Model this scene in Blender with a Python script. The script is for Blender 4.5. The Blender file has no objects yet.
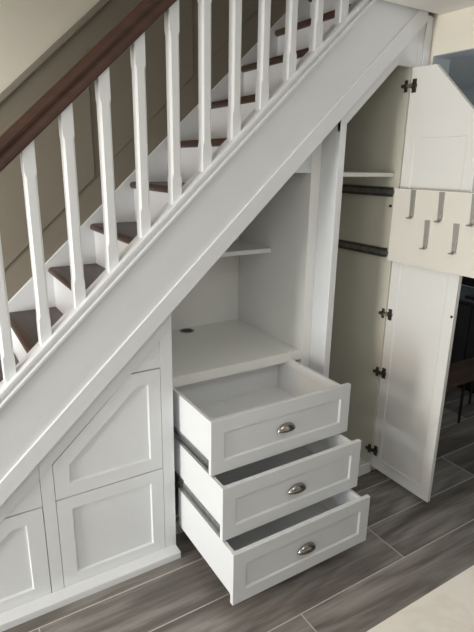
import bpy, bmesh, math, random
from mathutils import Vector, Matrix
random.seed(4)
C = bpy.context.scene.collection
S = 0.925                                   # slope of the stair flight

# ------------------------------------------------------------------ materials
def srgb(r, g, b):
    f = lambda c: (c/255/12.92) if c/255 <= .04045 else ((c/255+.055)/1.055)**2.4
    return (f(r), f(g), f(b), 1)

def mat(name, col, rough=.5, metal=0, noise=.03, scale=6, bump=0, spec=.5, coat=0):
    m = bpy.data.materials.new(name); m.use_nodes = True
    n = m.node_tree.nodes; l = m.node_tree.links; b = n['Principled BSDF']
    b.inputs['Roughness'].default_value = rough; b.inputs['Metallic'].default_value = metal
    b.inputs['Specular IOR Level'].default_value = spec
    b.inputs['Coat Weight'].default_value = coat
    tc = n.new('ShaderNodeTexCoord'); nz = n.new('ShaderNodeTexNoise'); nz.inputs['Scale'].default_value = scale
    nz.inputs['Detail'].default_value = 4
    l.new(tc.outputs['Object'], nz.inputs['Vector'])
    r = n.new('ShaderNodeValToRGB')
    r.color_ramp.elements[0].position = .3; r.color_ramp.elements[1].position = .7
    r.color_ramp.elements[0].color = tuple(c*(1-noise) for c in col[:3])+(1,)
    r.color_ramp.elements[1].color = tuple(min(1, c*(1+noise)) for c in col[:3])+(1,)
    l.new(nz.outputs['Fac'], r.inputs['Fac']); l.new(r.outputs['Color'], b.inputs['Base Color'])
    if bump:
        n2 = n.new('ShaderNodeTexNoise'); n2.inputs['Scale'].default_value = 260
        l.new(tc.outputs['Object'], n2.inputs['Vector'])
        bp = n.new('ShaderNodeBump'); bp.inputs['Strength'].default_value = bump; bp.inputs['Distance'].default_value = .001
        l.new(n2.outputs['Fac'], bp.inputs['Height']); l.new(bp.outputs['Normal'], b.inputs['Normal'])
    return m

def wood(name, dark, light, rough=.4, axis='X', along=1.5, across=26, coat=0):
    m = bpy.data.materials.new(name); m.use_nodes = True
    n = m.node_tree.nodes; l = m.node_tree.links; b = n['Principled BSDF']
    b.inputs['Roughness'].default_value = rough; b.inputs['Coat Weight'].default_value = coat
    tc = n.new('ShaderNodeTexCoord'); mp = n.new('ShaderNodeMapping')
    mp.inputs['Scale'].default_value = {'X': (along, across, across), 'Y': (across, along, across)}[axis]
    nz = n.new('ShaderNodeTexNoise'); nz.inputs['Scale'].default_value = 1; nz.inputs['Detail'].default_value = 5
    nz.inputs['Distortion'].default_value = .6
    l.new(tc.outputs['Object'], mp.inputs['Vector']); l.new(mp.outputs['Vector'], nz.inputs['Vector'])
    r = n.new('ShaderNodeValToRGB'); r.color_ramp.elements[0].position = .35; r.color_ramp.elements[1].position = .68
    r.color_ramp.elements[0].color = dark; r.color_ramp.elements[1].color = light
    l.new(nz.outputs['Fac'], r.inputs['Fac']); l.new(r.outputs['Color'], b.inputs['Base Color'])
    return m

WHITE = mat('white_satin_paint', (.785, .80, .815, 1), .38, noise=.012)
WALLW = mat('cream_wall_paint', (.88, .825, .715, 1), .8, noise=.02, bump=.1)
CEIL = mat('ceiling_paint', (.82, .80, .75, 1), .85, noise=.015)
TAUPE = mat('taupe_panelling_paint', (.245, .216, .168, 1), .6, noise=.02)
TAUPE2 = mat('taupe_rail_paint', (.30, .27, .22, 1), .5, noise=.02)
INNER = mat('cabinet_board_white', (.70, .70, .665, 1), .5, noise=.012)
BOARD = mat('cream_laminate', (.80, .77, .69, 1), .45, noise=.01)
MELA = mat('drawer_melamine', (.80, .81, .82, 1), .42, noise=.01)
DOORW = mat('door_white_laminate', (.84, .83, .80, 1), .42, noise=.012)
SLIDE = mat('zinc_slide', (.30, .31, .31, 1), .35, metal=.9, noise=.15, scale=40)
SLIDED = mat('dark_slide', (.13, .127, .115, 1), .38, metal=.75, noise=.2, scale=40)
NICKEL = mat('brushed_nickel', (.36, .345, .32, 1), .2, metal=1, noise=.05, scale=60)
HOOKM = mat('satin_steel_hook', (.46, .45, .42, 1), .45, metal=.6, noise=.06, scale=60)
HINGEM = mat('dark_hinge_metal', (.10, .09, .07, 1), .35, metal=.8, noise=.2, scale=60)
RUBBER = mat('black_plastic', (.012, .012, .012, 1), .45)
RAILW = wood('mahogany_handrail', srgb(60, 37, 27), srgb(76, 48, 35), .5, 'X', 1.6, 22, 0)
TREADW = wood('dark_walnut_tread', srgb(58, 42, 35), srgb(88, 66, 55), .42, 'Y', 2.0, 26, .05)
LOWTAB = wood('brown_table_wood', srgb(66, 52, 44), srgb(92, 74, 62), .4, 'X')
CASEM = mat('charcoal_gloss', (.035, .037, .038, 1), .25, noise=.1)
MIDS = mat('slide_steel', (.24, .235, .22, 1), .36, metal=.75, noise=.2, scale=40)
NICHE = mat('niche_white_board', (.90, .90, .87, 1), .42, noise=.01)
SCREEN = mat('black_screen', (.006, .006, .007, 1), .12)
BLUE = mat('blue_grey_wall', (.56, .60, .62, 1), .8, noise=.02)
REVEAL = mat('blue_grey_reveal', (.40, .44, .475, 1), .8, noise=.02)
OUTM = mat('plain_wall', (.74, .72, .68, 1), .85)

def tile_mat():
    m = bpy.data.materials.new('wood_effect_tile'); m.use_nodes = True
    n = m.node_tree.nodes; l = m.node_tree.links; b = n['Principled BSDF']
    tc = n.new('ShaderNodeTexCoord'); at = n.new('ShaderNodeAttribute'); at.attribute_name = 'tone'
    sep = n.new('ShaderNodeVectorMath'); sep.operation = 'SCALE'; sep.inputs['Scale'].default_value = 40
    l.new(at.outputs['Color'], sep.inputs[0])
    add = n.new('ShaderNodeVectorMath'); add.operation = 'ADD'
    l.new(tc.outputs['Object'], add.inputs[0]); l.new(sep.outputs[0], add.inputs[1])
    def nz(sc, det, dist):
        mp = n.new('ShaderNodeMapping'); mp.inputs['Scale'].default_value = sc
        l.new(add.outputs[0], mp.inputs['Vector'])
        z = n.new('ShaderNodeTexNoise'); z.inputs['Scale'].default_value = 1; z.inputs['Detail'].default_value = det
        z.inputs['Distortion'].default_value = dist
        l.new(mp.outputs['Vector'], z.inputs['Vector']); return z
    a = nz((1.3, 7.0, 1), 4, 1.2); c = nz((3.5, 60, 1), 3, .4)
    mx = n.new('ShaderNodeMath'); mx.operation = 'MULTIPLY_ADD'; mx.inputs[1].default_value = .42
    l.new(c.outputs['Fac'], mx.inputs[0]); l.new(a.outputs['Fac'], mx.inputs[2])
    m2 = n.new('ShaderNodeMath'); m2.operation = 'MULTIPLY_ADD'; m2.inputs[1].default_value = .14
    sx = n.new('ShaderNodeSeparateColor'); l.new(at.outputs['Color'], sx.inputs[0])
    l.new(sx.outputs[0], m2.inputs[0]); l.new(mx.outputs[0], m2.inputs[2])
    r = n.new('ShaderNodeValToRGB'); e = r.color_ramp.elements
    e[0].position = .52; e[0].color = srgb(88, 83, 80); e[1].position = 1.0; e[1].color = srgb(162, 157, 151)
    k = e.new(.72); k.color = srgb(117, 111, 106)
    l.new(m2.outputs[0], r.inputs['Fac']); l.new(r.outputs['Color'], b.inputs['Base Color'])
    b.inputs['Roughness'].default_value = .45
    return m
TILE = tile_mat()
GROUT = mat('pale_grout', (.60, .58, .54, 1), .9, noise=.08, scale=30)

def marble():
    m = bpy.data.materials.new('cream_marble'); m.use_nodes = True
    n = m.node_tree.nodes; l = m.node_tree.links; b = n['Principled BSDF']
    tc = n.new('ShaderNodeTexCoord'); nz = n.new('ShaderNodeTexNoise'); nz.inputs['Scale'].default_value = 2.2
    nz.inputs['Detail'].default_value = 6; nz.inputs['Distortion'].default_value = 2.5
    l.new(tc.outputs['Object'], nz.inputs['Vector'])
    r = n.new('ShaderNodeValToRGB'); e = r.color_ramp.elements
    base = (.74, .70, .64, 1)
    e[0].position = .46; e[0].color = base; e[1].position = .54; e[1].color = base
    k = e.new(.5); k.color = (.69, .65, .59, 1)
    l.new(nz.outputs['Fac'], r.inputs['Fac']); l.new(r.outputs['Color'], b.inputs['Base Color'])
    b.inputs['Roughness'].default_value = .3
    return m
MARBLE = marble()

# ------------------------------------------------------------------ mesh helpers
def box(bm, x0, x1, y0, y1, z0, z1, mi=0):
    v = [bm.verts.new((x, y, z)) for x in (x0, x1) for y in (y0, y1) for z in (z0, z1)]
    for q in ((0, 1, 3, 2), (4, 6, 7, 5), (0, 4, 5, 1), (2, 3, 7, 6), (0, 2, 6, 4), (1, 5, 7, 3)):
        bm.faces.new([v[i] for i in q]).material_index = mi

def prism(bm, pts, a, b, plane='xz', mi=0):
    """closed 2D outline extruded between a and b along the axis normal to the plane"""
    def P(p, t):
        return {'xz': (p[0], t, p[1]), 'yz': (t, p[0], p[1]), 'xy': (p[0], p[1], t)}[plane]
    A = [bm.verts.new(P(p, a)) for p in pts]; B = [bm.verts.new(P(p, b)) for p in pts]
    bm.faces.new(A).material_index = mi; bm.faces.new(B[::-1]).material_index = mi
    for i in range(len(pts)):
        j = (i+1) % len(pts); bm.faces.new((A[i], B[i], B[j], A[j])).material_index = mi

def slope(bm, x0, x1, o0, o1, y0, y1):
    """board running parallel to the stairs: z = offset + S*x"""
    prism(bm, [(x0, o0+S*x0), (x1, o0+S*x1), (x1, o1+S*x1), (x0, o1+S*x0)], y0, y1)

def loft(bm, rings, cap=True):
    R = [[bm.verts.new(p) for p in r] for r in rings]
    n = len(R[0])
    for a, b in zip(R, R[1:]):
        for i in range(n):
            j = (i+1) % n; bm.faces.new((a[i], a[j], b[j], b[i]))
    if cap: bm.faces.new(R[0][::-1]); bm.faces.new(R[-1])

def cyl(bm, c, d, r, n=16, r2=None):
    c = Vector(c); d = Vector(d); q = d.normalized().to_track_quat('Z', 'Y')
    r2 = r if r2 is None else r2
    rings = [[c+(d*t)+q @ Vector((rr*math.cos(2*math.pi*i/n), rr*math.sin(2*math.pi*i/n), 0)) for i in range(n)] for t, rr in ((0, r), (1, r2))]
    loft(bm, rings)

def obj(name, bm, m, parent=None, bevel=0, smooth=False, seg=2):
    bmesh.ops.recalc_face_normals(bm, faces=bm.faces)
    me = bpy.data.meshes.new(name); bm.to_mesh(me); bm.free()
    for x in (m if isinstance(m, (list, tuple)) else [m]): me.materials.append(x)
    o = bpy.data.objects.new(name, me); C.objects.link(o)
    if parent: o.parent = parent
    if bevel:
        b = o.modifiers.new('bevel', 'BEVEL'); b.width = bevel; b.segments = seg; b.limit_method = 'ANGLE'; b.angle_limit = .5
        b.harden_normals = False
    if smooth:
        for p in me.polygons: p.use_smooth = True
    return o

def mk(name, fn, m, parent=None, **k):
    bm = bmesh.new(); fn(bm); return obj(name, bm, m, parent, **k)

def bx(name, x0, x1, y0, y1, z0, z1, m, parent=None, bevel=.0012, **k):
    return mk(name, lambda b: box(b, x0, x1, y0, y1, z0, z1), m, parent, bevel=bevel, **k)

def thing(name, label, cat, group=None, loc=(0, 0, 0)):
    o = bpy.data.objects.new(name, None); C.objects.link(o); o.empty_display_size = .1
    o['label'] = label; o['category'] = cat
    if group: o['group'] = group
    return o

def struct(o): o['kind'] = 'structure'; return o

def shaker(outer, inner, face, thick, rec=.008, bev=.005, inv=1):
    """frame and recessed panel of a shaker front; outlines in (u, z); depth t grows away from the viewer.
    returns two bmeshes made through P(u, z, t)"""
    n = len(outer)
    cx = sum(p[0] for p in inner)/n; cz = sum(p[1] for p in inner)/n
    # inset inner outline by bev using edge normals
    ins = []
    for i in range(n):
        p0, p1, p2 = (Vector(inner[(i-1) % n]), Vector(inner[i]), Vector(inner[(i+1) % n]))
        d1 = (p1-p0).normalized(); d2 = (p2-p1).normalized()
        n1 = Vector((-d1.y, d1.x)); n2 = Vector((-d2.y, d2.x))
        if n1.dot(Vector((cx, cz))-p1) < 0: n1 = -n1
        if n2.dot(Vector((cx, cz))-p1) < 0: n2 = -n2
        k = (n1+n2); ins.append(tuple(p1+k*(bev/(1+n1.dot(n2)))))
    return ins

def shaker_parts(outer, inner, P, thick, rec=.008, bev=.005):
    ins = shaker(outer, inner, 0, thick, rec, bev); n = len(outer)
    bf = bmesh.new()
    O = [bf.verts.new(P(u, z, 0)) for u, z in outer]; I = [bf.verts.new(P(u, z, 0)) for u, z in inner]
    K = [bf.verts.new(P(u, z, rec)) for u, z in ins]
    OB = [bf.verts.new(P(u, z, thick)) for u, z in outer]; KB = [bf.verts.new(P(u, z, thick)) for u, z in ins]
    for i in range(n):
        j = (i+1) % n
        bf.faces.new((O[i], O[j], I[j], I[i])); bf.faces.new((I[i], I[j], K[j], K[i]))
        bf.faces.new((O[i], O[j], OB[j], OB[i])); bf.faces.new((OB[i], OB[j], KB[j], KB[i])); bf.faces.new((K[i], K[j], KB[j], KB[i]))
    bp = bmesh.new()
    A = [bp.verts.new(P(u, z, rec)) for u, z in ins]; B = [bp.verts.new(P(u, z, thick-.001)) for u, z in ins]
    bp.faces.new(A); bp.faces.new(B[::-1])
    for i in range(n):
        j = (i+1) % n; bp.faces.new((A[i], A[j], B[j], B[i]))
    return bf, bp

def rnd(bm):  # tiny break on the outer arris
    return bm

# ------------------------------------------------------------------ floor
def make_floor():
    bm = bmesh.new(); W = .2305; L = 1.18; g = .0028
    tone = bm.loops.layers.color.new('tone')
    offs = {0: .12, 1: .37, 2: .686, 3: .09, 4: .80, 5: .35, 6: 1.0, 7: .2, -1: .95, -2: .5}
    x_min, x_max, y_min, y_max = -3.45, 3.6, -3.75, 1.6
    k = -7
    while True:
        y1 = .120-W*k; y0 = y1-W
        if y1 < y_min: break
        if y0 < y_max:
            off = offs.get(k, random.random()*L); i0 = math.floor((x_min-off)/L)
            i = i0
            while off+i*L < x_max:
                xa, xb = max(x_min, off+i*L), min(x_max, off+(i+1)*L)
                ya, yb = max(y_min, y0), min(y_max, y1)
                i += 1
                if xb-xa < .01 or yb-ya < .01: continue
                f = bm.faces.new([bm.verts.new(p) for p in ((xa+g, ya+g, 0), (xb-g, ya+g, 0), (xb-g, yb-g, 0), (xa+g, yb-g, 0))])
                t = (random.random(), random.random(), random.random(), 1)
                for lp in f.loops: lp[tone] = t
        k += 1
    box(bm, x_min, x_max, y_min, y_max, -.05, -.0012, 1)
    return struct(obj('floor', bm, [TILE, GROUT]))
make_floor()

# ------------------------------------------------------------------ room shell
CZ = 2.372
struct(bx('ceiling', -3.5, 1.170, -3.8, -.036, CZ, CZ+.22, CEIL, bevel=0))
def wall_with_hole(name, m, axis, t0, t1, a0, a1, z0, z1, h):
    """wall slab with a rectangular opening h = (a, b, zlo, zhi)"""
    bm = bmesh.new()
    def B(p, q, zl, zh):
        if q-p < 1e-6 or zh-zl < 1e-6: return
        if axis == 'x': box(bm, t0, t1, p, q, zl, zh)
        else: box(bm, p, q, t0, t1, zl, zh)
    B(a0, h[0], z0, z1); B(h[1], a1, z0, z1); B(h[0], h[1], h[3], z1); B(h[0], h[1], z0, h[2])
    return struct(obj(name, bm, m))
wall_with_hole('wall_left', OUTM, 'x', -3.6, -3.5, -1.45, .85, 0, 2.6, (-.92, -.08, .08, 2.02))
wall_with_hole('wall_left', OUTM, 'x', -3.6, -3.5, -3.8, -1.45, 0, 2.6, (-3.02, -1.78, .18, 1.72))
struct(bx('wall_front', -3.6, 1.29, -3.9, -3.8, 0, 2.6, OUTM, bevel=0))
# wall on the right with the wide doorless opening
wr = bmesh.new()
box(wr, 1.170, 1.29, -.018, 1.6, 0, 2.6); box(wr, 1.170, 1.29, -1.7, -.018, 2.205, 2.6); box(wr, 1.170, 1.29, -3.8, -1.7, 0, 2.6)
struct(obj('wall_right', wr, WALLW))
# blue-grey painted reveal lining the opening
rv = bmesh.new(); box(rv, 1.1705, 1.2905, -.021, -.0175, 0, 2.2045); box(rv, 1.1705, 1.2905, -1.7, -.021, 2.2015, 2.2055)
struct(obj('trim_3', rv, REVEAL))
# wall behind the stairs: cream above, taupe panelling below, dado moulding between
struct(bx('wall_back', -3.5, 1.170, .85, .95, 0, 4.9, WALLW, bevel=0))
pn = bmesh.new()
slope(pn, -2.6, 1.14, 1.5, 2.535, .842, .852)
for a, b_ in ((-1.75, -1.35), (-1.25, -.80), (-.70, -.208), (-.158, .35), (.40, .93)): slope(pn, a, b_, 1.822, 2.40, .838 if a > -.2 else .833, .843)
struct(obj('trim_1', pn, TAUPE, bevel=.003))
dd = bmesh.new(); slope(dd, -2.6, 1.14, 2.508, 2.545, .818, .85)
struct(obj('trim_2', dd, TAUPE2, bevel=.006))
# stairwell above the ceiling
sw = bmesh.new()
box(sw, -2.2, 1.145, -.036, .85, 4.8, 4.9)
struct(obj('ceiling_stairwell', sw, CEIL))
sw2 = bmesh.new(); box(sw2, -2.3, 1.145, -.14, -.036, CZ+.22, 4.9); box(sw2, -2.3, -2.2, -.036, .85, CZ, 4.9)
box(sw2, -3.5, -2.2, -.036, .85, CZ, CZ+.22); box(sw2, 1.145, 1.25, -.14, .85, 2.6, 4.9)
struct(obj('wall_stairwell', sw2, WALLW))
# room beyond the opening
ob = bmesh.new()
box(ob, 3.6, 3.7, -2.6, 1.7, 0, 2.5); box(ob, 1.145, 3.7, 1.6, 1.7, 0, 2.5); box(ob, 1.29, 3.7, -2.7, -2.6, 0, 2.5)
struct(obj('wall_beyond', ob, BLUE))
struct(bx('ceiling_beyond', 1.29, 3.7, -2.7, 1.6, 2.42, 2.6, BLUE, bevel=0))

# unseen wall and open door frame, added to block and shape light on the stairs
wall_with_hole('wall_light_block', WALLW, 'x', -1.86, -1.76, -.02, .85, 0, CZ+.22, (.08, .78, 0, 2.02))
d2 = bmesh.new(); box(d2, -1.84, -1.80, .085, .175, .006, 2.012); box(d2, -1.84, -1.80, .685, .775, .006, 2.012)
box(d2, -1.84, -1.80, .175, .685, .006, .30); box(d2, -1.84, -1.80, .175, .685, 1.90, 2.012)
struct(obj('added_door_frame', d2, WHITE, bevel=.003))
# window frames of the two windows that light the room
def win_frame(name, axis, t, a0, a1, z0, z1, w=.05):
    bm = bmesh.new()
    def B(p, q, zl, zh):
        if axis == 'x': box(bm, t, t+.06, p, q, zl, zh)
        else: box(bm, p, q, t, t+.06, zl, zh)
    B(a0, a0+w, z0, z1); B(a1-w, a1, z0, z1); B(a0+w, a1-w, z0, z0+w); B(a0+w, a1-w, z1-w, z1)
    m = (a0+a1)/2
    if a1-a0 > 1: B(m-w/2, m+w/2, z0+w, z1-w)
    return struct(obj(name, bm, WHITE))
win_frame('window_1', 'x', -3.58, -3.02, -1.78, .18, 1.72)
win_frame('door_1', 'x', -3.58, -.92, -.08, .08, 2.02, .03)

# ------------------------------------------------------------------ staircase
st = thing('staircase', 'white open-sided staircase with dark wooden treads, rising from lower left over the cupboards', 'staircase')
X0s, X1s = -1.62, 1.10
mk('stringer', lambda b: slope(b, X0s, X1s, 1.33, 1.69, -.014, .02), WHITE, st)
mk('lower_moulding', lambda b: slope(b, X0s, X1s, 1.32, 1.411, -.024, -.0138), WHITE, st, bevel=.003)
def cap(b):
    slope(b, X0s, .98, 1.691, 1.712, -.022, .058)
    slope(b, X0s, .98, 1.660, 1.677, -.028, .0)
    slope(b, X0s, .98, 1.676, 1.692, -.004, .03)
mk('base_rail', cap, WHITE, st, bevel=.003)
for k in range(-5, 8):
    xt = -.473+.2215*k; zt = 1.197+.2055*k
    def tr(b, xt=xt, zt=zt):
        t = .034; prof = []
        for i in range(7):
            a = math.pi/2+math.pi*i/6; prof.append((xt+t/2+t/2*math.cos(a), zt-t/2+t/2*math.sin(a)))
        prof += [(xt+.2215+.036, zt-t), (xt+.2215+.036, zt)]
        prism(b, prof, .021, .829)
    mk('tread', tr, TREADW, st)
    bx('riser', xt+.022, xt+.036, .021, .829, max(0, zt-.034-.1715), zt-.034, WHITE, st, bevel=0)
mk('wall_string', lambda b: slope(b, -1.70, 1.14, 1.33, 1.662, .829, .8495), WHITE, st, bevel=.003)
mk('soffit', lambda b: slope(b, X0s, X1s, 1.328, 1.345, .02, .829), INNER, st)
# balusters, one mesh each
def baluster(xc):
    b = bmesh.new(); h = .0202; yc = .0202
    zb = 1.712; zt = 2.366
    def ring(hh, ch, zf):
        pts = [(hh, -hh+ch), (hh, hh-ch), (hh-ch, hh), (-hh+ch, hh), (-hh, hh-ch), (-hh, -hh+ch), (-hh+ch, -hh), (hh-ch, -hh)]
        return [(xc+x, yc+y, zf(xc+x)) for x, y in pts]
    zl = zb+S*xc+.075; zh = zt+S*xc-.085
    R = [ring(h, .002, lambda x: zb+S*x), ring(h, .002, lambda x: zl), ring(h-.0004, .0072, lambda x: zl+.014),
         ring(h-.0004, .0072, lambda x: zh-.014), ring(h, .002, lambda x: zh), ring(h, .002, lambda x: zt+S*x)]
    loft(b, R); return obj('baluster', b, WHITE, st)
for k in range(-6, 12): baluster(-.6630+.1284*k)
def rail(b):
    half = [(.0, .094), (.014, .093), (.025, .086), (.0325, .074), (.0345, .062), (.0325, .052), (.0285, .044), (.0270, .036), (.0285, .028), (.0310, .020), (.0310, .006), (.028, 0)]
    prof = [(y, z) for y, z in half]+[(-y, z) for y, z in half[::-1] if y > 0]
    rings = [[(x, .019+y, 2.364+S*x+z) for y, z in prof] for x in (-1.62, .92)]
    loft(b, rings)
mk('handrail', rail, RAILW, st, bevel=.002)

# ------------------------------------------------------------------ under-stairs cabinets, left
X0, X1, X2, X3 = -.185, -.237, -.686, -.733
XC = -.87
P0 = lambda y: (lambda u, z, t: (u, y+t, z))
def shaker_front(name, outer, inner, y, thick, parent, m=WHITE, panel='door_panel', rec=.008, bev=.005):
    bf, bp = shaker_parts(outer, inner, P0(y), thick, rec, bev)
    o = obj(name, bf, m, parent); p = obj(panel, bp, m, o); return o
zb_, zm_, zt_ = .026, .447, .909
D = lambda x: 1.242+S*x                     # lower edge of the sloping face-frame rail
mid = thing('understairs_cabinet', 'white under-stairs cabinet with two panelled doors, just left of the open drawers', 'cabinet', 'built-in white cabinets under the stairs')
g = .0022
def ff(b):
    prism(b, [(X1, 0), (X0, 0), (X0, D(X0)+.075), (X1, D(X1)+.075)], 0, .02)
    prism(b, [(X3, 0), (X2, 0), (X2, D(X2)+.075), (X3, D(X3)+.075)], 0, .02)
mk('face_frame', ff, WHITE, mid)
mk('infill_panel', lambda b: prism(b, [(-.364, zt_+g), (X1-.001, zt_+g), (X1-.001, D(X1)+.02)], .003, .018), WHITE, mid)
bx('bottom_rail', X2+.001, X1-.001, .0, .018, .0, zb_-g, WHITE, mid, bevel=0)
mk('sloping_rail', lambda b: slope(b, X3, X0, 1.244, 1.33, -.0022, .016), WHITE, mid, bevel=.001)
shaker_front('door', [(X2+g, zm_+g), (X2+g, D(X2)-.004), (-.364, zt_-g), (X1-g, zt_-g), (X1-g, zm_+g)],
             [(-.626, .506), (-.626, .585), (-.341, .848), (-.291, .848), (-.291, .506)], 0, .02, mid, rec=.010, bev=.004)
shaker_front('door', [(X2+g, zb_), (X2+g, zm_-g), (X1-g, zm_-g), (X1-g, zb_)],
             [(-.628, .082), (-.628, .390), (-.293, .390), (-.293, .082)], 0, .02, mid, rec=.010, bev=.004)
mk('side_panel', lambda b: prism(b, [(.02, 0), (.73, 0), (.73, 1.31+S*X0), (.02, 1.31+S*X0)], X0-.018, X0, 'yz'), WHITE, mid)
mk('side_panel', lambda b: prism(b, [(.02, 0), (.73, 0), (.73, 1.30+S*X3), (.02, 1.30+S*X3)], X3+.002, X3+.02, 'yz'), INNER, mid)
bx('back_panel', X3+.021, X0-.019, .715, .73, .03, .6, INNER, mid, bevel=0)

low = thing('understairs_cabinet', 'low white under-stairs cabinet at the far left with one slope-topped door', 'cabinet', 'built-in white cabinets under the stairs')
mk('infill_panel', lambda b: prism(b, [(XC-.01, .439+g), (X3-.002, .439+g), (X3-.002, D(X3)+.02)], .003, .018), WHITE, low)
bx('bottom_rail', -1.315, X3-.002, 0, .018, 0, zb_-g, WHITE, low, bevel=0)
mk('sloping_rail', lambda b: slope(b, -1.42, X3-.001, 1.244, 1.33, -.0022, .016), WHITE, low, bevel=.001)
shaker_front('door', [(-1.30, zb_), (-1.30, D(-1.30)-.004), (XC, .439-g), (X3-.003, .439-g), (X3-.003, zb_)],
             [(-1.16, .082), (-1.16, .0959), (-.852, .381), (-.797, .381), (-.797, .082)], 0, .02, low, rec=.010, bev=.004)
mk('side_panel', lambda b: prism(b, [(.02, 0), (.73, 0), (.73, 1.29+S*X3), (.02, 1.29+S*X3)], X3-.020, X3-.002, 'yz'), INNER, low)

pl = mk('plinth_board', lambda b: prism(b, [(-.058, 0), (-.058, .031), (-.055, .034), (-.001, .034), (-.001, 0)], -1.42, X0-.003, 'yz'), WHITE, bevel=.0015)
pl['label'] = 'long white plinth board along the floor in front of the left cabinets'; pl['category'] = 'plinth'

# ------------------------------------------------------------------ desk niche with three open drawers
yr, yb, XR, XS = .115, .73, .585, .641
ni = thing('desk_drawer_unit', 'white built-in desk niche with three open drawers below it', 'drawer unit')
bx('desk_top', X0+.001, XR, yr, yb, .751, .80, NICHE, ni, bevel=.002)
def grom(b):
    n = 28; c = (.212, .675); 
    for (ra, rb, za, zb2) in ((.034, .030, .8005, .8035), (.030, .024, .8035, .8030)):
        pass
    ring = lambda r, z: [(c[0]+r*math.cos(2*math.pi*i/n), c[1]+r*math.sin(2*math.pi*i/n), z) for i in range(n)]
    loft(b, [ring(.042, .8003), ring(.042, .8030), ring(.034, .8032), ring(.034, .8006)], cap=False)
gr = mk('cable_grommet', grom, HOOKM, ni, smooth=False)
n_ = 28
mk('grommet_hole', lambda b: prism(b, [(.212+(.034)*math.cos(2*math.pi*i/n_), .675+(.034)*math.sin(2*math.pi*i/n_)) for i in range(n_)], .8002, .8010, 'xy'), RUBBER, gr)
mk('side_panel', lambda b: prism(b, [(XR, 0), (XS-.001, 0), (XS-.001, 1.328+S*XS), (XR, 1.328+S*XR)], yr, yb), NICHE, ni)
mk('header_panel', lambda b: prism(b, [(.37, 1.671), (XR-.0005, 1.671), (XR-.0005, 1.325+S*XR), (.38, 1.325+S*.38)], yr, yr+.018), WHITE, ni)
mk('back_panel', lambda b: prism(b, [(X0+.001, .03), (XR-.001, .03), (XR-.001, 1.325+S*XR), (X0+.001, 1.325+S*X0)], yb+.0005, yb+.016), NICHE, ni)
mk('corner_shelf', lambda b: prism(b, [(-.09, 1.257), (XR-.001, 1.257), (XR-.001, 1.279), (-.07, 1.279)], .41, yb), NICHE, ni, bevel=.001)
bx('plinth', X0+.002, XR-.001, .09, .108, 0, .070, WHITE, ni)
bx('base_panel', X0+.002, XR-.001, .115, yb-.001, .070, .086, INNER, ni)
XL, XM = -.163, .543
def drawer(yf, zb, zt, depth=.50):
    xa, xb = XL+.010, XM-.024
    t = .015; y0 = yf+.021; y1 = yf+depth
    box_h = zt-.012; bb = zb+.022
    def body(b):
        box(b, xa, xa+t, y0, y1, bb, box_h); box(b, xb-t, xb, y0, y1, bb, box_h)
        box(b, xa+t, xb-t, y1-t, y1, bb, box_h); box(b, xa+t, xb-t, y0, y0+.012, bb, box_h)
        box(b, xa+t, xb-t, y0+.012, y1-t, bb+.006, bb+.016)
    d = mk('drawer', body, MELA, ni, bevel=.001)
    outer = [(XL, zb), (XL, zt), (XM, zt), (XM, zb)]
    inner = [(XL+.058, zb+.054), (XL+.058, zt-.058), (XM-.053, zt-.058), (XM-.053, zb+.054)]
    bf, bp = shaker_parts(outer, inner, P0(yf), .020, .007, .005)
    me = bpy.data.meshes.new('tmp'); bp.to_mesh(me); bp.free(); bf.from_mesh(me); bpy.data.meshes.remove(me)
    obj('drawer_front', bf, WHITE, d, bevel=.0012)
    # cup pull: quarter dome open below, with a thin flange
    cx, cz = (XL+XM)/2, (zb+zt)/2+.002
    def cup(b):
        w, h, dp = .046, .031, .022; rows = []
        for i in range(9):
            ph = (math.pi/2)*i/8          # from rim at the face (0) out to front lip (pi/2)
            rows.append([(cx+w*math.cos(th), yf-.0006-dp*math.sin(ph)*math.sin(th)**.8 if math.sin(th) > 0 else yf-.0006,
                          cz-.012+h*math.cos(ph)*max(0, math.sin(th))) for th in [math.pi*j/20 for j in range(21)]])
        V = [[b.verts.new(p) for p in r] for r in rows]
        for a, c in zip(V, V[1:]):
            for j in range(20): b.faces.new((a[j], a[j+1], c[j+1], c[j]))
        bmesh.ops.remove_doubles(b, verts=b.verts, dist=1e-5)
        geom = bmesh.ops.solidify(b, geom=b.faces[:], thickness=.0016)
    hd = mk('cup_handle', cup, NICKEL, d, smooth=True)
    # runners on both flanks
    for sx, s0 in () if zb < .1 else ((xa-.0095, xa-.0003), (xb+.0003, xb+.0095)):
        def run(b, sx=sx, s0=s0):
            box(b, sx+.002, s0-.002, y0+.01, y0+.33, bb+.007, bb+.026)
            box(b, sx, s0, y0+.01, y0+.33, bb+.005, bb+.009); box(b, sx, s0, y0+.01, y0+.33, bb+.024, bb+.027)
            xm = min(sx, s0)+(.0095 if sx > 0 else 0)
        r = mk('runner', run, SLIDE, d)
        def pins(b, sx=sx, s0=s0):
            xo = sx+.0015 if sx < 0 else s0-.0015
            for q in (.06, .16, .25): cyl(b, (xo, y0+q, bb+.018), ((-.0015 if sx < 0 else .0015), 0, 0), .004, 10)
        def fixed(b, sx=sx, s0=s0):
            box(b, sx+.0005, s0-.0005, y0+.335, max(.62, y1+.05), bb+.0005, bb+.036)
        mk('runner_track', fixed, SLIDED, d)
    return d
drawer(-.291, .548, .780); drawer(-.382, .313, .545); drawer(-.465, .0785, .310)

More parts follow.
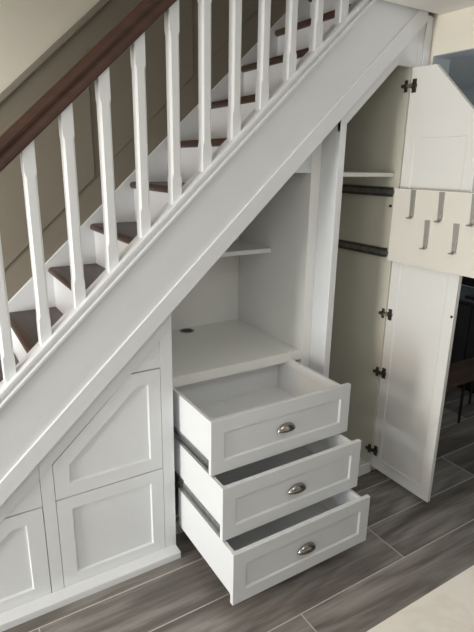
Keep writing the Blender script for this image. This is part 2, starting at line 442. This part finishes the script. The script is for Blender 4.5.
# ------------------------------------------------------------------ tall cupboard
XT, XW = .677, 1.047
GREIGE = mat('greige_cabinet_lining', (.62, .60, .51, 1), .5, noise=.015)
tc = thing('tall_cupboard', 'tall white cupboard with its door open and a pull-out board of coat hooks', 'cupboard')
def tall_frame(b):
    prism(b, [(XS, .0), (XT, .0), (XT, 1.325+S*XT), (XS, 1.325+S*XS)], 0, .02)
    prism(b, [(XS, 1.252+.93*XS), (XT+.01, 1.252+.93*(XT+.01)), (.963, 2.148), (XW, 2.148), (1.078, 2.148), (1.078, 1.325+S*1.078), (XS, 1.325+S*XS)], .0005, .0195)
mk('face_frame', tall_frame, WHITE, tc, bevel=.001)
mk('scribe_panel', lambda b: (box(b, 1.079, 1.169, .0, .018, 0, CZ-.002), box(b, 1.116, 1.146, -.008, 0, 0, CZ-.002)), WHITE, tc, bevel=.002)
mk('side_panel', lambda b: prism(b, [(.02, 0), (.62, 0), (.62, 1.3275+S*XS), (.02, 1.3275+S*XS)], XS, XS+.018, 'yz'), WHITE, tc)
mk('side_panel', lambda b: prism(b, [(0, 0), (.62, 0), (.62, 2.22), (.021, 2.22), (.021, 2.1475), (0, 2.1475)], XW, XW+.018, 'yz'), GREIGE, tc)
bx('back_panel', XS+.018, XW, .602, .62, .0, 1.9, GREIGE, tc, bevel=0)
mk('top_panel', lambda b: prism(b, [(XS+.018, 1.31+S*(XS+.018)), (.99, 2.21), (XW, 2.21), (XW, 2.225), (.98, 2.225), (XS+.018, 1.325+S*(XS+.018))], .02, .60), INNER, tc)
bx('shelf', XS+.019, XW-.001, .032, .600, 1.657, 1.675, INNER, tc)
bx('shelf', XS+.019, XW-.001, .022, .600, .040, .058, INNER, tc)
bx('plinth', XT, XW, -.004, .012, 0, .062, WHITE, tc)
for zc in (1.583, 1.279):
    s = mk('slide_rail', lambda b, z=zc: (box(b, XW-.006, XW-.0005, .03, .50, z-.023, z+.023), box(b, XW-.012, XW-.006, .03, .50, z+.017, z+.023),
                                          box(b, XW-.012, XW-.006, .03, .50, z-.023, z-.017)), SLIDED, tc)
    mk('slide_runner', lambda b, z=zc: box(b, XW-.0125, XW-.0065, -.40, .46, z-.010, z+.010), MIDS, s)
for z in (1.515,): mk('shelf_peg', lambda b, z=z: cyl(b, (XW, .036, z), (-.008, 0, 0), .007, 12), HINGEM, tc)

# door opened at right angles: its plane is x = const, it runs towards the camera
XD = 1.056
outer = [(-.002, .040), (-.395, .040), (-.395, 1.897), (-.134, 2.143), (-.002, 2.146)]
inner = [(-.057, .108), (-.340, .108), (-.340, 1.838), (-.120, 1.838), (-.057, 1.838)]
bf, bp = shaker_parts(outer, inner, lambda u, z, t: (XD+t, u, z), .022, .003, .004)
dr = obj('door', bf, DOORW, tc, bevel=.001); obj('door_panel', bp, DOORW, dr)
mk('magnet_catch', lambda b: cyl(b, (XD+.002, -.385, 1.042), (-.006, 0, 0), .006, 14), HINGEM, dr)
def hinge(b, z):
    box(b, XW-.007, XW, .002, .028, z-.009, z+.009)                 # wall plate, cross shaped
    box(b, XW-.006, XW, .006, .022, z-.026, z+.026)
    box(b, XW-.016, XW-.006, -.004, .034, z-.007, z+.007)            # arm
    prism(b, [(XW-.018, .002), (XW-.006, .002), (XD+.002, -.014), (XD+.002, -.030), (XW-.010, -.020)], z-.007, z+.007, 'xy')
    box(b, XD-.003, XD+.001, -.036, -.012, z-.030, z+.030)          # cup flange on the door
    cyl(b, (XD+.001, -.024, z), (-.009, 0, 0), .0165, 20)
for z in (2.066, .959, .626, .149): mk('hinge', lambda b, z=z: hinge(b, z), HINGEM, dr, bevel=.001)
bd = mk('hook_board', lambda b: box(b, 1.020, XW-.0132, -.525, -.0005, 1.248, 1.604), BOARD, tc, bevel=.001)
def hook(b, y, zt, h=.133):
    # tapered strap that leans off the board, then turns out into a tongue
    x = 1.0195
    pts = [(x, zt, .0150), (x-.003, zt-.05, .0125), (x-.007, zt-.10, .0105), (x-.009, zt-h+.012, .009), (x-.013, zt-h+.004, .009),
           (x-.022, zt-h, .009), (x-.030, zt-h+.002, .0095), (x-.035, zt-h+.007, .009)]
    rings = []
    for i, (px, pz, w) in enumerate(pts):
        a = pts[max(0, i-1)]; c = pts[min(len(pts)-1, i+1)]
        d = Vector((c[0]-a[0], 0, c[1]-a[1])).normalized(); nrm = Vector((-d.z, 0, d.x))*.0016
        yy = y-.0006*(zt-pz)/.01*.0-.22*(zt-pz)*.9*.9
        yy = y-.06*(zt-pz)
        rings.append([(px+nrm.x, yy-w, pz+nrm.z), (px+nrm.x, yy+w, pz+nrm.z), (px-nrm.x, yy+w, pz-nrm.z), (px-nrm.x, yy-w, pz-nrm.z)])
    loft(b, rings)
    box(b, x-.010, x, y-.0065-.006, y+.0065-.006, zt-h+.014, zt-h+.030)     # stand-off foot
    cyl(b, (x-.011, y-.008, zt-h+.040), (-.003, 0, 0), .0032, 10)
for y, z in ((-.117, 1.602), (-.276, 1.600), (-.440, 1.600), (-.216, 1.470), (-.370, 1.470)):
    mk('hook', lambda b, y=y, z=z: hook(b, y, z), HOOKM, bd, bevel=.0005)

# ------------------------------------------------------------------ foreground table with marble top
tb = thing('marble_table', 'cream marble-topped table, only its near corner edge showing at the lower right', 'table')
bx('table_top', -.42, 1.05, -2.15, -1.213, .722, .75, MARBLE, tb, bevel=.003)
for x in (-.34, .97):
    for y in (-2.07, -1.36): bx('leg', x-.025, x+.025, y-.025, y+.025, 0, .722, WHITE, tb, bevel=.003)

# ------------------------------------------------------------------ dark room beyond the opening
lt = thing('low_table', 'low brown wooden table on thin black legs in the dark room beyond the open door', 'table')
bx('table_top', 1.66, 2.42, .055, .30, .338, .360, LOWTAB, lt, bevel=.004)
for x, y in ((1.74, .10), (2.03, .115), (1.74, .26), (2.36, .26)):
    mk('leg', lambda b, x=x, y=y: cyl(b, (x, y, 0), (0, .005, .339), .008, 12, .012), RUBBER, lt)
sb = thing('sideboard', 'long charcoal sideboard against the back of the dark room, beyond the open door', 'sideboard')
bx('cabinet_body', 2.52, 2.95, -.35, 1.25, .06, .705, CASEM, sb, bevel=.003)
bx('cabinet_top', 2.50, 2.96, -.37, 1.27, .705, .725, CASEM, sb, bevel=.003)
bx('plinth', 2.56, 2.93, -.32, 1.22, 0, .06, RUBBER, sb)
for y in (-.345, .055, .455, .855): bx('door', 2.504, 2.519, y, y+.39, .08, .695, CASEM, sb, bevel=.002)
tv = thing('television', 'black television screen standing on the charcoal sideboard in the dark room', 'television')
bx('screen', 2.690, 2.712, -.25, 1.10, .80, 1.50, SCREEN, tv, bevel=.004)
bx('stand', 2.62, 2.78, .25, .60, .7255, .737, RUBBER, tv, bevel=.002)
bx('neck', 2.70, 2.72, .38, .47, .737, .82, RUBBER, tv, bevel=.002)

# ------------------------------------------------------------------ lights
def area(name, loc, target, sx, sy, power, col, spread=180):
    L = bpy.data.lights.new(name, 'AREA'); L.shape = 'RECTANGLE'; L.size = sx; L.size_y = sy
    L.energy = power; L.color = col; L.spread = math.radians(spread)
    o = bpy.data.objects.new(name, L); C.objects.link(o); o.location = loc
    o.rotation_euler = (Vector(target)-Vector(loc)).to_track_quat('-Z', 'Y').to_euler()
    return o
area('daylight_left_door', (-3.62, -.5, .55), (0, -.5, .55), .8, .9, 64, (.92, .98, 1.0))
area('warm_fill_left_high', (-3.62, -.5, 1.6), (0, -.5, 1.6), .8, .8, 33, (1.0, .85, .70))  # added warm fill, high on the left, to warm the upper surfaces
area('daylight_left_window', (-3.62, -2.4, .95), (0, -2.4, .95), 1.2, 1.5, 22, (.97, .99, 1.0))
area('stair_foot_fill', (-1.92, .43, 1.10), (0, .43, 1.10), .50, 1.55, 11, (1.0, .96, .93))  # added fill at the stair foot, gives the flight its left-to-right falloff
area('ceiling_fill', (-.3, -1.7, CZ-.02), (-.3, -1.7, 0), .5, .5, 7.5, (.95, .98, 1.0))  # added cool fill under the ceiling, no lamp known there
area('other_room_fill', (2.2, -1.9, 1.5), (2.9, 1.6, 2.5), .8, .5, 9, (.97, .99, 1.0), 120)  # added fill tilted upwards to brighten the blue-grey walls beyond

w = bpy.data.worlds.new('world'); bpy.context.scene.world = w; w.use_nodes = True
w.node_tree.nodes['Background'].inputs[0].default_value = (.75, .85, 1, 1)
w.node_tree.nodes['Background'].inputs[1].default_value = .15

# ------------------------------------------------------------------ camera
f, cx, cy, cz, yaw, pit, rol = 510.5534, -.98845, -1.78946, 1.70460, .555946, .289234, -.016919
sy_, cy_ = math.sin(yaw), math.cos(yaw); sp, cp = math.sin(pit), math.cos(pit)
F = Vector((sy_*cp, cy_*cp, -sp)); R = Vector((cy_, -sy_, 0)); Dn = F.cross(R)
c_, s_ = math.cos(rol), math.sin(rol)
R2 = c_*R+s_*Dn; D2 = -s_*R+c_*Dn
M = Matrix((R2, -D2, -F)).transposed().to_4x4(); M.translation = Vector((cx, cy, cz))
cam = bpy.data.cameras.new('camera'); co = bpy.data.objects.new('camera', cam); C.objects.link(co)
co.matrix_world = M; cam.sensor_fit = 'AUTO'; cam.sensor_width = 36; cam.lens = 36*f/632; cam.clip_start = .02
bpy.context.scene.camera = co
vs = bpy.context.scene.view_settings
vs.view_transform = 'Standard'; vs.look = 'None'; vs.gamma = 1; vs.use_curve_mapping = False; vs.exposure = 0.0
